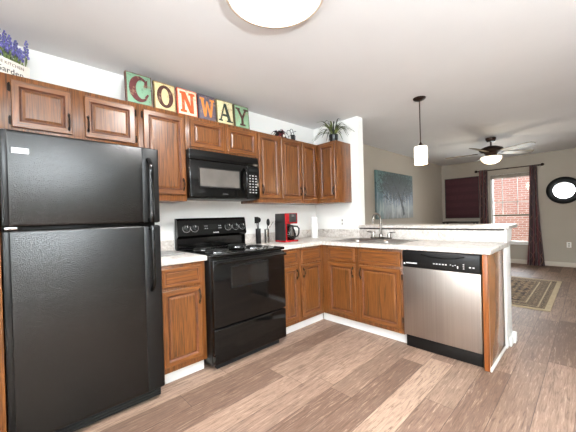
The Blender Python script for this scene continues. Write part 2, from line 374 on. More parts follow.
# ------------------------------------------------------------------ room shell
XB, XF, YR, H = -4.4, 5.16, -7.5, 2.434
m = MB(); m.box(XB-.12, XF+.12, YR-.12, .12, -.1, 0); f = struct(m, 'floor', 'floor'); f.data.transform(Matrix.Translation(f.location)); f.location = (0, 0, 0)
m = MB(); m.box(XB-.12, XF+.12, YR-.12, .12, H, H+.1); struct(m, 'ceiling', 'ceil')
m = MB(); m.box(XB, .06, 0, .12, 0, H); struct(m, 'wall_kitchen', 'wall')
m = MB(); m.box(.06, XF, 0, .12, 0, H); struct(m, 'wall_living_side', 'greige')
m = MB(); m.box(0, .119, -.722, -.0005, 0, H); struct(m, 'wall_stub', 'wall')
m = MB(); m.box(0, .119, -2.195, -.7225, 0, 1.033); struct(m, 'wall_peninsula', 'wall')
def holed_wall(name, mat, axis, a0, a1, t0, t1, holes):
    """wall along axis ('x' or 'y') with rectangular window openings (h0,h1,z0,z1)"""
    m = MB()
    def bx(p0, p1, z0, z1):
        if axis == 'y': m.box(t0, t1, p0, p1, z0, z1)
        else: m.box(p0, p1, t0, t1, z0, z1)
    cur = a0
    for h0, h1, z0, z1 in sorted(holes):
        bx(cur, h0, 0, H); bx(h0, h1, 0, z0); bx(h0, h1, z1, H); cur = h1
    bx(cur, a1, 0, H)
    return struct(m, name, mat)
holed_wall('wall_far', 'greige', 'y', YR-.12, .12, XF, XF+.12, [(-1.86, -1.07, .46, 2.05)])
holed_wall('wall_back', 'wall', 'y', YR-.12, .12, XB-.12, XB, [(-2.7, -1.2, .75, 2.36)])
holed_wall('wall_right', 'wall', 'x', XB, XF, YR-.12, YR, [(-3.2, -2.7, 1.25, 1.95)])
# baseboards
m = MB(); m.box(XF-.014, XF, YR, -.0, 0, .095, .004); struct(m, 'baseboard_far', 'cream')
m = MB(); m.box(.12, XF-.0145, -.014, 0, 0, .095, .004); struct(m, 'baseboard_living_side', 'cream')
m = MB(); m.box(.1355, .150, -2.214, -.015, 0, .095, .004); m.box(.085, .165, -2.245, -2.2145, 0, .085, .004); m.box(-.02, .085, -2.232, -2.2145, 0, .075, .004); struct(m, 'baseboard_peninsula', 'white')
m = MB(); m.box(-.085, .135, -2.2135, -2.1955, 0, .875, .003); m.box(-.0185, .135, -2.2135, -2.1955, .9155, 1.033, .003); m.box(.1195, .135, -2.195, -2.10, 0, 1.033, .002); struct(m, 'trim_1', 'white')
m = MB(); m.box(-.628, -.088, -2.207, -2.1945, 0, .03, .006); struct(m, 'trim_2', 'white')
# corbel under the bar end
m = MB(frame((0, -2.178, 0), (1, 0, 0), (0, 0, 1), (0, -1, 0)))
m.prism([(.1355, .90), (.17, .915), (.21, .95), (.225, 1.0), (.228, 1.034), (.1355, 1.034)], 0, .035); struct(m, 'trim_3', 'white')

# windows
def window(idx, axis, plane, out, h0, h1, z0, z1, vm, hm, casing=True, rail=True):
    """double-hung window in an opening; out = +1/-1 towards outdoors along its wall's normal"""
    nm = 'window_%d' % idx
    root = bpy.data.objects.new(nm, None); COL.objects.link(root)
    c = (h0+h1)/2
    root.location = (plane, c, z0) if axis == 'y' else (c, plane, z0); root['kind'] = 'structure'
    def bx(mb, a0, a1, t0, t1, q0, q1, bev=.003):
        t0, t1 = sorted((plane+out*t0, plane+out*t1))
        if axis == 'y': mb.box(t0, t1, a0, a1, q0, q1, bev)
        else: mb.box(a0, a1, t0, t1, q0, q1, bev)
    e = .001
    fr = MB(); w = .045
    bx(fr, h0+e, h0+w, .02, .10, z0+e, z1-e); bx(fr, h1-w, h1-e, .02, .10, z0+e, z1-e)
    bx(fr, h0+w, h1-w, .02, .10, z1-w, z1-e); bx(fr, h0+w, h1-w, .02, .10, z0+e, z0+w)
    fr.build('window_frame', 'white', root)
    zm = z0+(z1-z0)*.40
    if rail:
        r = MB(); bx(r, h0+w, h1-w, .035, .075, zm-.018, zm+.018); r.build('meeting_rail', 'sash_olive' if idx == 1 else 'white', root)
    g = MB(); bx(g, h0+w, h1-w, .055, .059, z0+w, z1-w, 0); g.build('glass_pane', 'glass', root)
    mu = MB()
    for q in vm: bx(mu, q-.007, q+.007, .040, .052, (zm+.02 if rail else z0+w), z1-w, 0)
    for q in hm: bx(mu, h0+w, h1-w, .041, .051, q-.007, q+.007, 0)
    if vm or hm: mu.build('muntin', 'white', root)
    s = MB(); bx(s, h0-.03, h1+.03, -.045, -.0005, z0-.03, z0-.002); s.build('window_sill', 'white', root)
    return root
w1 = window(1, 'y', XF, 1, -1.86, -1.07, .46, 2.05, [-1.30, -1.58], [1.40])
b = MB(); b.box(5.165, 5.178, -1.855, -1.075, 1.965, 2.045, .003)
for k in range(5): b.box(5.163, 5.18, -1.855, -1.075, 1.945+k*.016, 1.953+k*.016)
b.build('raised_blind', 'blind', w1)
window(2, 'y', XB, -1, -2.7, -1.2, .75, 2.36, [-1.95], [1.9])
window(3, 'x', YR, -1, -3.2, -2.7, 1.25, 1.95, [], [], True, False)  # unseen window, added to carry the side fill and refrigerator highlight
# outdoors
m = MB(); m.box(XF+.3, 30, -14, 14, -.25, -.05); struct(m, 'ground', 'grass')
nb = thing('brick_house', (9.2, -.5, -.05), 'red brick neighbouring house seen through the curtained window', 'house')
m = MB(); m.box(9.2, 9.5, -8, 6, -.05, 5.2); m.build('brick_wall', 'brick', nb)
m = MB(); m.box(9.0, 9.6, -8.2, 6.2, 5.2, 5.4, .02); m.build('eave', 'white', nb)

# ------------------------------------------------------------------ cabinets
DP = [(0, 0.0), (0, .016), (.004, .020), (.036, .020), (.040, .017), (.046, .011), (.051, .011), (.062, .016), (.065, .017)]
DMI = [(0, 0), (0, 0), (1, 0), (2, 2), (2, 2), (2, 2), (3, 3), (3, 3)]
def door(T, u0, u1, v0, v1, parent, hor, handle=None, hinge=None, name='door', flat=False):
    m = MB(T)
    if flat:  # drawer front
        prof = [(0, 0), (0, .016), (.004, .020), (.022, .020), (.025, .016), (.030, .016), (.034, .018)]
        mis = [(1, 0), (1, 0), (1, 0), (2, 2), (2, 2), (1, 1)]
        m.rings(u0, u1, v0, v1, prof, mis=mis, mi_cap=1)
    else:
        m.rings(u0, u1, v0, v1, DP, mis=DMI, mi_cap=3)
    d = m.build(name, ['oak_z', hor, 'oak_groove', 'oak_panel'], parent, smooth=0)
    if handle:
        hu, hv, L = handle
        h = MB(T); n = 12
        pts = [(hu, hv-L/2+L*i/n, .021+.022*math.sin(PI*i/n)**.6) for i in range(n+1)]
        h.tube(pts, [.0035+.0025*abs(math.cos(2*PI*i/n)) for i in range(n+1)], 8)
        for q in (-1, 1):
            c = hv+q*(L/2-.006)
            h.prism([(hu-.008, c), (hu-.004, c+.013), (hu, c+.019), (hu+.004, c+.013), (hu+.008, c), (hu+.004, c-.013), (hu, c-.019), (hu-.004, c-.013)], .020, .0235)
        h.build('handle', 'bronze', d)
    if hinge:
        hu, hs = hinge
        for q in hs:
            h = MB(T); h.box(hu-.007, hu+.007, q-.022, q+.022, .0005, .006, .002); h.lathe([(.004, -.024), (.004, .024)], (0, 0, 0), 8) if False else None
            h.tube([(hu+.002, q-.026, .008), (hu+.002, q+.026, .008)], .0045, 8)
            h.build('hinge', 'bronze', d)
    return d
UPG, BASEG = 'oak wall cabinets', 'oak base cabinets'
YU = -.305
def upper(loc, label, body, T, hor, doors):
    r = thing('wall_cabinet', loc, label, 'cabinet', UPG)
    m = MB()
    for b_ in body: m.box(*b_, .003)
    m.build('cabinet_body', 'oak_z', r, smooth=30)
    for d in doors: door(T, *d[0], r, hor, d[1], d[2])
    return r
T = FS(YU)
upper((-2.82, -.15, 1.745), 'short oak wall cabinet with two doors above the black refrigerator', [(-3.215, -2.4385, -.305, -.001, 1.745, 2.11)], T, 'oak_x',
      [((-3.152, -2.853, 1.79, 2.076), (-2.872, 1.87, .10), (-3.160, (1.83, 2.03))), ((-2.783, -2.462, 1.79, 2.076), (-2.764, 1.88, .10), (-2.453, (1.83, 2.03)))])
upper((-2.25, -.15, 1.36), 'tall single-door oak wall cabinet between refrigerator and microwave', [(-2.4375, -2.0565, -.305, -.001, 1.36, 2.11)], T, 'oak_x',
      [((-2.40, -2.072, 1.415, 2.074), (-2.092, 1.50, .09), (-2.409, (1.5, 2.03)))])
upper((-1.67, -.15, 1.812), 'short oak wall cabinet with two doors over the black microwave', [(-2.0555, -1.2845, -.305, -.001, 1.812, 2.11)], T, 'oak_x',
      [((-2.018, -1.686, 1.838, 2.078), None, None), ((-1.642, -1.294, 1.838, 2.078), None, None)])
upper((-.94, -.15, 1.36), 'two-door oak wall cabinet beside microwave, above the red coffee maker', [(-1.2835, -.6055, -.305, -.001, 1.36, 2.11)], T, 'oak_x',
      [((-1.262, -.975, 1.405, 2.082), (-1.225, 1.50, .09), None), ((-.937, -.622, 1.405, 2.082), (-.641, 1.50, .09), None)])
upper((-.3, -.15, 1.36), 'single-door oak wall cabinet in the inner corner', [(-.6045, -.001, -.305, -.001, 1.36, 2.11)], T, 'oak_x',
      [((-.592, -.338, 1.405, 2.082), (-.572, 1.50, .09), None)])
upper((-.15, -.46, 1.36), 'end oak wall cabinet with plain side panel, spiky plant on top', [(-.305, -.001, -.612, -.3055, 1.36, 2.11)], FE(-.305), 'oak_y',
      [((.352, .597, 1.405, 2.082), (.577, 1.50, .09), None)])
# base cabinets
def base(loc, label, bodies, T, hor, kicks, fronts):
    r = thing('base_cabinet', loc, label, 'cabinet', BASEG)
    m = MB()
    for b_ in bodies: m.box(*b_, .003)
    m.build('cabinet_body', 'oak_z', r, smooth=30)
    for k in kicks:
        m = MB(); m.box(*k); m.build('toe_kick', 'white', r)
    for kind, a, h, g in fronts: door(T, *a, r, hor, h, g, name=kind, flat=kind == 'drawer')
    return r
YB = -.61
base((-2.25, -.3, 0), 'narrow oak base cabinet between refrigerator and stove', [(-2.43, -2.072, -.61, -.001, .1, .874)], FS(YB), 'oak_x', [(-2.43, -2.072, -.55, -.53, 0, .0995)],
     [('drawer', (-2.412, -2.113, .712, .848), None, None), ('door', (-2.412, -2.113, .145, .690), (-2.133, .61, .10), None)])
base((-.95, -.3, 0), 'oak base cabinet with two doors under the red coffee maker', [(-1.279, -.001, -.6095, -.001, .1, .874)], FS(YB), 'oak_x', [(-1.279, -.56, -.55, -.53, 0, .0995)],
     [('drawer', (-1.245, -1.037, .715, .852), None, None), ('drawer', (-.980, -.664, .715, .852), None, None),
      ('door', (-1.245, -1.037, .145, .692), (-1.057, .61, .09), None), ('door', (-.980, -.664, .145, .692), (-.958, .61, .09), None)])
base((-.3, -1.1, 0), 'oak sink base cabinet with two doors beside the dishwasher', [(-.61, -.001, -1.5425, -.6105, .1, .78), (-.61, -.585, -1.5425, -.6105, .78, .874)], FE(YB), 'oak_y', [(-.55, -.53, -1.5425, -.5505, 0, .0995)],
     [('drawer', (.698, 1.036, .715, .852), None, None), ('drawer', (1.090, 1.522, .715, .852), None, None),
      ('door', (.698, 1.036, .145, .692), (1.018, .61, .10), None), ('door', (1.090, 1.522, .145, .692), (1.110, .61, .10), (1.530, (.23, .62)))])
# end panel of the peninsula
r = thing('end_panel', (-.3, -2.18, 0), 'oak panel closing the peninsula end next to the dishwasher', 'cabinet panel')
m = MB(); m.box(-.600, -.088, -2.194, -2.158, 0, .874, .002); m.build('side_panel', plain('panel_oak', (136, 94, 62), .22, 0, .1, 5, .5, .15), r)
m = MB(); m.box(-.628, -.6005, -2.194, -2.158, 0, .874, .002); m.build('face_stile', oak('oak_stile', 'z', (136, 76, 32), (92, 48, 20), (158, 96, 44)), r)
# refrigerator gable
m = MB(); m.box(-3.240, -3.214, -.72, -.001, 0, 1.744, .002); g = m.build('gable_panel', 'oak_z'); tag(g, 'tall oak side panel standing against the refrigerator', 'cabinet panel')

# ------------------------------------------------------------------ worktops
def edge_box(m, *b_): m.box(*b_, .008, 0, 3)
r = thing('worktop', (-2.25, -.3, .875), 'short pale marble-look worktop between refrigerator and stove', 'worktop', 'marble-look worktops')
m = MB(); m.box(-2.44, -2.060, -.637, -.001, .8755, .915, .007, 0, 3); m.build('counter_slab', 'marble', r)
m = MB(); m.box(-2.44, -2.060, -.020, -.001, .9155, 1.015, .004); m.build('backsplash', 'marble', r)
r = thing('worktop', (-.6, -.9, .875), 'L-shaped pale marble-look worktop running round the corner to the sink', 'worktop', 'marble-look worktops')
# slab with sink cut-out
SX0, SX1, SY0, SY1 = -.565, -.075, -1.455, -.735
m = MB(); pts_out = [(-1.2965, -.001), (-1.2965, -.637), (-.637, -.637), (-.637, -2.222), (-.0005, -2.222), (-.0005, -.001)]
bm = m.bm
def slab(z0, z1, inset):
    pass
m.box(-1.281, -.637, -.637, -.001, .8755, .915, .006, 0, 3)
m.box(-.6375, -.0005, SY1, -.001, .8755, .915, 0)
m.box(-.637, SX0, SY0, SY1+.0005, .8755, .915, 0); m.box(SX1, -.0005, SY0, SY1+.0005, .8755, .915, 0)
m.box(-.637, -.0005, -2.214, SY0+.0005, .8755, .915, .006, 0, 3); m.box(-.02, .136, -2.216, -2.1955, .8755, .915, .003)
m.build('counter_slab', 'marble', r)
m = MB(); m.box(-1.281, -.020, -.020, -.001, .9155, 1.015, .004); m.box(-.019, -.0005, -.722, -.001, .9155, 1.020, .004); m.box(-.019, -.0005, -2.195, -.7225, .9155, 1.023, .003)
m.build('backsplash', 'marble', r)
r = thing('bar_top', (.15, -1.5, 1.035), 'raised pale marble-look breakfast bar ledge on the half wall', 'bar counter')
m = MB(); m.box(-.045, .37, -2.238, -.7245, 1.0385, 1.071, .006, 0, 3); m.build('ledge_slab', 'marble', r)
m = MB(); m.box(-.022, -.0005, -2.195, -.7245, 1.0235, 1.0383, 0); m.build('ledge_shadow_strip', 'darkwood', r)  # dark strip standing in for the shadow line under the ledge

# ------------------------------------------------------------------ sink and faucet
r = thing('sink', (-.32, -1.095, .915), 'stainless double-bowl sink set in the peninsula worktop', 'sink')
m = MB()
sx0, sx1, sy0, sy1 = -.585, -.055, -1.475, -.715
def bowl(m, x0, x1, y0, y1, zt, dep):
    prof = [(0, 0), (.012, -.006), (.02, -.03), (.03, -dep+.02), (.055, -dep)]
    loops = []
    for ins, dz in prof:
        n = 6; rad = .05; L = []
        X0, X1, Y0, Y1 = x0+ins, x1-ins, y0+ins, y1-ins
        for cx, cy, a0 in ((X1-rad, Y1-rad, 0), (X0+rad, Y1-rad, PI/2), (X0+rad, Y0+rad, PI), (X1-rad, Y0+rad, 1.5*PI)):
            for k in range(n): a = a0+PI/2*k/(n-1); L.append(m.bm.verts.new((cx+rad*math.cos(a), cy+rad*math.sin(a), zt+dz)))
        loops.append(L)
    for a, b_ in zip(loops, loops[1:]):
        for i in range(len(a)): m.bm.faces.new((a[i], a[(i+1) % len(a)], b_[(i+1) % len(a)], b_[i]))
    m.bm.faces.new(loops[-1])
zt = .9215
ym = (sy0+sy1)/2
# rim strips around two openings
m.box(sx0, sx0+.035, sy0, sy1, .9155, zt, .002); m.box(sx1-.085, sx1, sy0, sy1, .9155, zt, .002)
m.box(sx0+.035, sx1-.085, sy1-.035, sy1, .9155, zt, .002); m.box(sx0+.035, sx1-.085, sy0, sy0+.035, .9155, zt, .002)
m.box(sx0+.035, sx1-.085, ym-.018, ym+.018, .9155, zt, .002)
m.build('rim', 'steel_sink', r)
for y0, y1 in ((sy0+.03, ym-.014), (ym+.014, sy1-.03)):
    m = MB(); bowl(m, sx0+.03, sx1-.08, y0, y1, zt-.001, .13); o = m.build('bowl', 'steel_sink', r, smooth=60)
    d = MB(); c = ((sx0+sx1-.05)/2, (y0+y1)/2, zt-.129); d.lathe([(.04, 0), (.04, .003), (.028, .004), (.0, .002)], c, 18, cap=False); d.build('drain', 'chrome', o)
r = thing('faucet', (-.10, -1.05, .9215), 'brushed nickel gooseneck faucet with two lever handles behind the sink', 'faucet')
fx, fy, fz = -.098, -1.055, .9220
m = MB(); m.box(fx-.025, fx+.025, fy-.125, fy+.125, fz, fz+.016, .007, 0, 3); m.build('deck_plate', 'nickel', r)
m = MB(); pts = [(fx, fy, fz+.01), (fx, fy, fz+.22)]
for i in range(1, 13):
    a = PI*i/12; pts.append((fx-.055+.055*math.cos(a), fy+.035*(i/12), fz+.22+.065*math.sin(a)))
pts.append((fx-.11, fy+.036, fz+.175))
m.tube(pts, [.011]*len(pts), 12); m.lathe([(.022, 0), (.022, .03), (.014, .045)], (fx, fy, fz+.014), 16); m.build('spout', 'nickel', r, smooth=60)
for s_ in (-1, 1):
    m = MB(); m.lathe([(.020, 0), (.019, .03), (.014, .045), (.012, .058)], (fx, fy+s_*.098, fz+.014), 16)
    m.tube([(fx, fy+s_*.098, fz+.066), (fx, fy+s_*.13, fz+.072), (fx, fy+s_*.175, fz+.076)], [.008, .0065, .005], 8); m.build('lever_handle', 'nickel', r, smooth=60)

# ------------------------------------------------------------------ refrigerator
r = thing('refrigerator', (-2.826, -.36, 0), 'black textured top-freezer refrigerator under the short wall cabinet', 'refrigerator')
FX0, FX1 = -3.208, -2.447
m = MB(); m.box(FX0+.004, FX1-.004, -.640, -.03, .03, 1.665, .006); m.build('cabinet_body', 'black_sat', r)
def fridge_door(name, z0, z1, hz, flip):
    m = MB(); m.box(FX0, FX1, -.722, -.648, z0, z1, .014, 0, 3); d = m.build(name, 'fridge', r)
    m = MB(); m.box(-2.553, FX1+.0008, -.7255, -.690, z0+.003, z1-.003, .009, 0, 3); m.build('edge_trim', 'black_sat', d)
    m = MB(); m.box(FX0-.0008, FX0+.032, -.7245, -.690, z0+.003, z1-.003, .009, 0, 3); m.build('edge_trim', 'black_sat', d)
    h0, h1 = hz; n = 14; pts = []; rs = []
    for i in range(n+1):
        f_ = i/n; z = h0+(h1-h0)*f_; k = f_ if flip else 1-f_      # k = 1 at the gap end
        q = min(1, (1-k)*6) if True else 1
        bow = .050*math.sin(min(1, (1-k)*4)*PI/2)
        pts.append((-2.513, -.724-bow if (1-k) < .99 else -.730, z)); rs.append(.015)
    m = MB()
    P = []
    for i in range(n+1):
        f_ = i/n; z = h0+(h1-h0)*f_
        far = f_ if not flip else 1-f_                               # far end from gap
        bow = .048 if far < .85 else .048*math.cos((far-.85)/.15*PI/2)
        if far < .04: bow = .040
        P.append((-2.513, -.726-bow, z))
    m.tube(P, .0155, 10, 0, .75)
    g_ = P[0] if not flip else P[-1]
    zc = g_[2]+(.012 if not flip else -.012)
    m.box(-2.526, -2.500, g_[1]+.002, -.724, zc-.012, zc+.012, .003); m.build('door_handle', 'black_gloss', d, smooth=60)
    return d
fd = fridge_door('freezer_door', 1.186, 1.678, (1.192, 1.60), False)
fridge_door('fridge_door', .085, 1.170, (.745, 1.164), True)
m = MB(); m.box(-3.165, -3.098, -.7236, -.7218, 1.559, 1.587); tag(m.build('sticker', 'mark', fd), 'white sticker', None)
m = MB(); m.box(-3.200, -3.150, -.715, -.64, 1.171, 1.185, .003); m.lathe([(.012, 0), (.012, .006)], (-3.185, -.715, 1.175), 12); m.build('hinge', 'chrome', r)
m = MB(); m.box(FX0+.015, FX1-.015, -.690, -.645, .022, .08, .006)
for k in range(3): m.box(FX0+.02, FX1-.02, -.696, -.689, .032+k*.016, .040+k*.016)
m.build('base_grille', 'black_matte', r)
for x in (FX0+.06, FX1-.06):
    m = MB(); m.lathe([(.018, 0), (.018, .01), (.010, .012), (.010, .03)], (x, -.62, 0.0), 12); m.build('foot', 'black_matte', r)

# ------------------------------------------------------------------ stove
r = thing('stove', (-1.68, -.36, 0), 'black freestanding electric coil stove between the oak base cabinets', 'stove')
RX0, RX1 = -2.055, -1.286
m = MB(); m.box(RX0, RX1, -.655, -.025, .045, .893, .004); m.build('body', 'black_sat', r)
m = MB(); m.box(RX0-.001, RX1+.001, -.700, -.026, .8935, .918, .008, 0, 3); ck = m.build('cooktop', 'black_gloss', r)
m = MB(); m.box(RX0+.004, RX1-.004, -.702, -.658, .345, .878, .010, 0, 3); od = m.build('oven_door', 'black_gloss', r)
m = MB(FS(-.702)); m.rings(-1.895, -1.497, .632, .818, [(0, -.001), (0, .002), (.006, .0035), (.012, .001), (.015, .001)], mi_cap=1, mis=[(0, 0)]*4); m.build('oven_window', ['black_sat', plain('oven_glass', (22, 21, 20), .06, 0, .1)], od)
m = MB(); m.box(RX0+.012, RX1-.012, -.742, -.722, .842, .868, .009, 0, 3)
for x in (RX0+.05, RX1-.05): m.box(x-.02, x+.02, -.724, -.701, .846, .864, .004)
m.build('door_handle', 'black_gloss', od)
m = MB(); m.box(RX0+.004, RX1-.004, -.700, -.658, .060, .333, .010, 0, 3); m.build('storage_drawer', 'black_gloss', r)
m = MB(); m.box(RX0+.05, RX1-.05, -.64, -.60, .0, .0445); m.build('base_plinth', 'black_matte', r)
m = MB(); m.lathe([(.03, -.012), (.03, -.008)], (0, 0, 0), 6) if False else m.box(RX0+.003, RX0+.02, -.705, -.66, .065, .14, .004); m.build('drawer_corner_trim', 'black_gloss', r)
# backguard: slanted control face
Tbg = frame((RX0, 0, 0), (0, -1, 0), (0, 0, 1), (1, 0, 0))
m = MB(frame((RX1, 0, 0), (0, -1, 0), (0, 0, 1), (-1, 0, 0)))
m.prism([(.026, .9185), (.065, .9185), (.065, 1.02), (.094, 1.045), (.072, 1.192), (.062, 1.212), (.026, 1.212)], 0.0, RX1-RX0); bk = m.build('backguard', 'black_gloss', r)
ang = math.atan2(.022, .135)
U = Vector((1, 0, 0)); V = Vector((0, math.sin(ang), math.cos(ang))); Wn = U.cross(V)
TB = frame((0, -.0836, 1.11), U, V, Wn)
for i, x in enumerate((-1.968, -1.886, -1.512, -1.420, -1.334)):
    m = MB(TB); m.lathe([(.031, 0), (.030, .003), (.021, .005), (.019, .022), (.015, .024)], (x, .008, .0005), 20)
    m.box(x-.004, x+.004, -.008, .026, .023, .029, .002); k = m.build('knob', 'black_sat', bk)
    m = MB(TB); m.box(x-.002, x+.002, .010, .028, .0292, .0300); m.build('pointer_mark', 'mark', k)
    m = MB(TB); m.lathe([(.040, 0), (.040, .0006), (.0375, .0006), (.0375, 0)], (x, .008, .0004), 28, cap=False); m.build('dial_ring', 'greyprint', k)
m = MB(TB); m.box(-1.80, -1.59, -.014, .040, .0003, .0012); m.build('display', plain('display_glass', (16, 18, 18), .1, 0, .1), bk)
for x in (-1.775, -1.755, -1.62, -1.60):
    for q in (-.002, .022):
        m = MB(TB); m.box(x-.006, x+.006, q-.004, q+.004, .0014, .0018); m.build('button_mark', 'greyprint', bk)
def wordmark(T, u0, n, step, v0, v1, w, mat, parent):
    m = MB(T); m.box(u0, u0+n*step, v0, v0+(v1-v0)*.35, w, w+.0006)
    pts = [(u0, v0+(v1-v0)*.3)]
    for i in range(n): pts += [(u0+i*step, v1), (u0+(i+.62)*step, v1), (u0+(i+.66)*step, v0+(v1-v0)*.4), (u0+(i+.98)*step, v0+(v1-v0)*.4)]
    pts.append((u0+n*step, v0+(v1-v0)*.3)); m.prism(pts[::-1], w, w+.0006); m.build('brand_mark', mat, parent, smooth=0)
wordmark(TB, -1.690, 8, .008, -.050, -.041, .0004, 'mark', bk)
# burners
for (x, y, R_) in ((-1.875, -.49, .105), (-1.49, -.49, .085), (-1.875, -.22, .085), (-1.49, -.22, .105)):
    m = MB(); m.lathe([(R_*1.12, 0), (R_*1.12, .004), (R_*1.03, .005), (R_*.9, .0012), (R_*.3, .0008)], (x, y, .9182), 28); dp = m.build('drip_pan', 'chrome', ck, smooth=60)
    m = MB(); pts = []
    for i in range(110):
        a = i/109*2*PI*3.6; q = .022+(R_*.93-.022)*i/109; pts.append((x+q*math.cos(a), y+q*math.sin(a), .9295))
    m.tube(pts, .0058, 6)
    for a in (0, 2*PI/3, 4*PI/3): m.tube([(x, y, .922), (x+R_*.95*math.cos(a), y+R_*.95*math.sin(a), .922)], .0025, 5)
    m.build('coil', 'coil', ck, smooth=60)

# ------------------------------------------------------------------ microwave
r = thing('microwave', (-1.70, -.2, 1.385), 'black over-the-range microwave mounted below the short cabinet', 'microwave')
MX0, MX1, MY = -2.0545, -1.3005, -.335
m = MB(); m.box(MX0+.002, MX1-.002, MY, -.002, 1.386, 1.8105, .004); m.build('body', 'black_sat', r)
T = FS(MY)
m = MB(T); m.box(MX0, MX1, 1.722, 1.8105, .0005, .024, .006, 0, 3)
m.build('vent_grille', 'black_gloss', r)
m = MB(T); m.box(MX0, -1.452, 1.392, 1.7195, .0005, .028, .010, 0, 3); dd = m.build('microwave_door', 'black_gloss', r)
m = MB(T); m.rings(-1.972, -1.537, 1.481, 1.661, [(0, .026), (0, .030), (.005, .031), (.010, .0295), (.012, .0295)], mi_cap=1, mis=[(0, 0)]*4)
m.build('door_window', ['black_sat', plain('microwave_mesh_glass', (92, 88, 84), .18, 0, .06, 6)], dd)
m = MB(T); pts = [(-1.483, 1.445+.245*i/10, .030+.036*math.sin(PI*i/10)**.5) for i in range(11)]; m.tube(pts, .013, 10); m.build('door_handle', 'black_gloss', dd, smooth=60)
m = MB(T); m.box(-1.4505, MX1, 1.392, 1.7195, .0005, .028, .008, 0, 3); cp = m.build('control_panel', 'black_gloss', r)
m = MB(T); m.box(-1.432, -1.322, 1.664, 1.694, .0282, .0290); m.build('display', plain('microwave_display', (26, 30, 30), .1), cp)
kp = plain('keypad_print', (176, 176, 176), .5)
for i in range(3):
    for j in range(7):
        m = MB(T); m.box(-1.428+i*.037, -1.409+i*.037, 1.450+j*.028, 1.460+j*.028, .0282, .0288); m.build('key', kp, cp)
wordmark(T, -1.735, 7, .008, 1.424, 1.433, .0282, plain('faint_print', (80, 80, 80), .5), dd)

# ------------------------------------------------------------------ dishwasher
r = thing('dishwasher', (-.3, -1.85, 0), 'stainless dishwasher with black control panel beside the oak end panel', 'dishwasher')
DY0, DY1 = 1.548, 2.150   # u
T = FE(-.60)
m = MB(T); m.box(DY0+.004, DY1-.004, .10, .868, -.55, -.002); m.build('tub_body', 'black_matte', r)
m = MB(T); m.box(DY0, DY1, .118, .724, 0, .032, .006, 0, 3); dd = m.build('door_panel', 'stainless', r)
m = MB(T); m.box(DY0, DY1, .726, .868, 0, .036, .008, 0, 3); cp = m.build('control_panel', 'black_sat', r)
m = MB(T)
pts = [(1.72, .862), (1.74, .850), (1.80, .838), (1.88, .833), (1.96, .838), (2.02, .850), (2.04, .862)]
m.prism(pts, .0362, .0372); m.build('handle_recess', plain('recess_black', (5, 5, 5), .7), cp)
m = MB(T); pts = [(1.715, .846, .037), (1.78, .831, .040), (1.88, .825, .041), (1.98, .831, .040), (2.045, .846, .037)]; m.tube(pts, .005, 8); m.build('handle_lip', 'black_gloss', cp, smooth=60)
m = MB(T); m.lathe([(.008, 0), (.008, .0008)], (1.567, .757, .0361), 14); m.build('brand_dot', 'mark', cp)
wordmark(T, 1.584, 9, .0105, .759, .769, .0361, 'mark', cp)
for b_ in [(x, x+.014, .770, .779) for x in (1.81, 1.832, 1.856, 1.88, 1.902)]+[(1.94, 1.948, .774, .780), (1.957, 1.965, .768, .774), (1.974, 1.982, .774, .780), (1.991, 1.999, .752, .772)]+[(2.032, 2.042, q, q+.006) for q in (.752, .768, .784)]+[(2.075, 2.088, .764, .773), (2.098, 2.111, .764, .773)]:
    m = MB(T); m.box(*b_, .0361, .0367); m.build('button_mark', 'mark', cp)
m = MB(T); m.box(DY0+.004, DY1-.004, .004, .112, -.03, -.004, .004); m.build('toe_kick', 'black_sat', r)

# ------------------------------------------------------------------ things on the worktop
r = thing('coffee_maker', (-.88, -.28, .915), 'red and black drip coffee maker with glass carafe on the worktop', 'coffee maker')
cx0, cx1, cyf, cyb, cz = -.965, -.775, -.385, -.205, .9155
m = MB(); m.box(cx0, cx1, cyb-.07, cyb, cz+.015, cz+.245, .008); m.box(cx0, cx0+.012, cyf+.012, cyb, cz+.015, cz+.245, .004); m.box(cx0, cx1, cyf+.014, cyb, cz+.215, cz+.325, .010); m.build('housing', 'charcoal', r)
m = MB(); m.box(cx0-.002, cx1+.002, cyf-.006, cyb, cz, cz+.022, .006, 0, 3); m.box(cx0+.012, cx0+.022, cyf, cyf+.05, cz+.02, cz+.22, .003); m.build('base', 'red', r)
m = MB(); m.box(cx0, cx1, cyf, cyf+.013, cz+.205, cz+.326, .005); fp = m.build('front_panel', 'red', r)
m = MB(); m.box(cx0+.055, cx1-.020, cyf-.003, cyf-.0003, cz+.225, cz+.318, .001); m.build('control_panel', 'charcoal', fp)
m = MB(); m.box(cx0+.095, cx1-.055, cyf-.0045, cyf-.0032, cz+.285, cz+.308); m.build('display', plain('coffee_display', (120, 124, 124), .2), fp)
cc = ((cx0+cx1)/2+.012, cyf+.045, cz+.024)
m = MB(); m.lathe([(.045, 0), (.066, .02), (.070, .06), (.058, .11), (.046, .135), (.048, .15)], cc, 24, cap=False); ca = m.build('carafe', 'carafe', r, smooth=60)
m = MB(); m.lathe([(.049, .15), (.051, .158), (.03, .168)], cc, 20); m.build('carafe_lid', 'black_sat', ca)
m = MB(); m.lathe([(.044, .001), (.064, .021), (.067, .045), (.0, .0455)], cc, 24, cap=False); m.build('coffee', plain('coffee_liquid', (30, 16, 10), .1), ca)
m = MB(); dvx, dvy = .62, -.78
P = [(.05, .152), (.085, .150), (.105, .125), (.103, .075), (.088, .040), (.066, .035)]
m.tube([(cc[0]+a*dvx, cc[1]+a*dvy, cc[2]+z) for a, z in P], .0085, 8); m.build('carafe_handle', 'black_sat', ca, smooth=60)

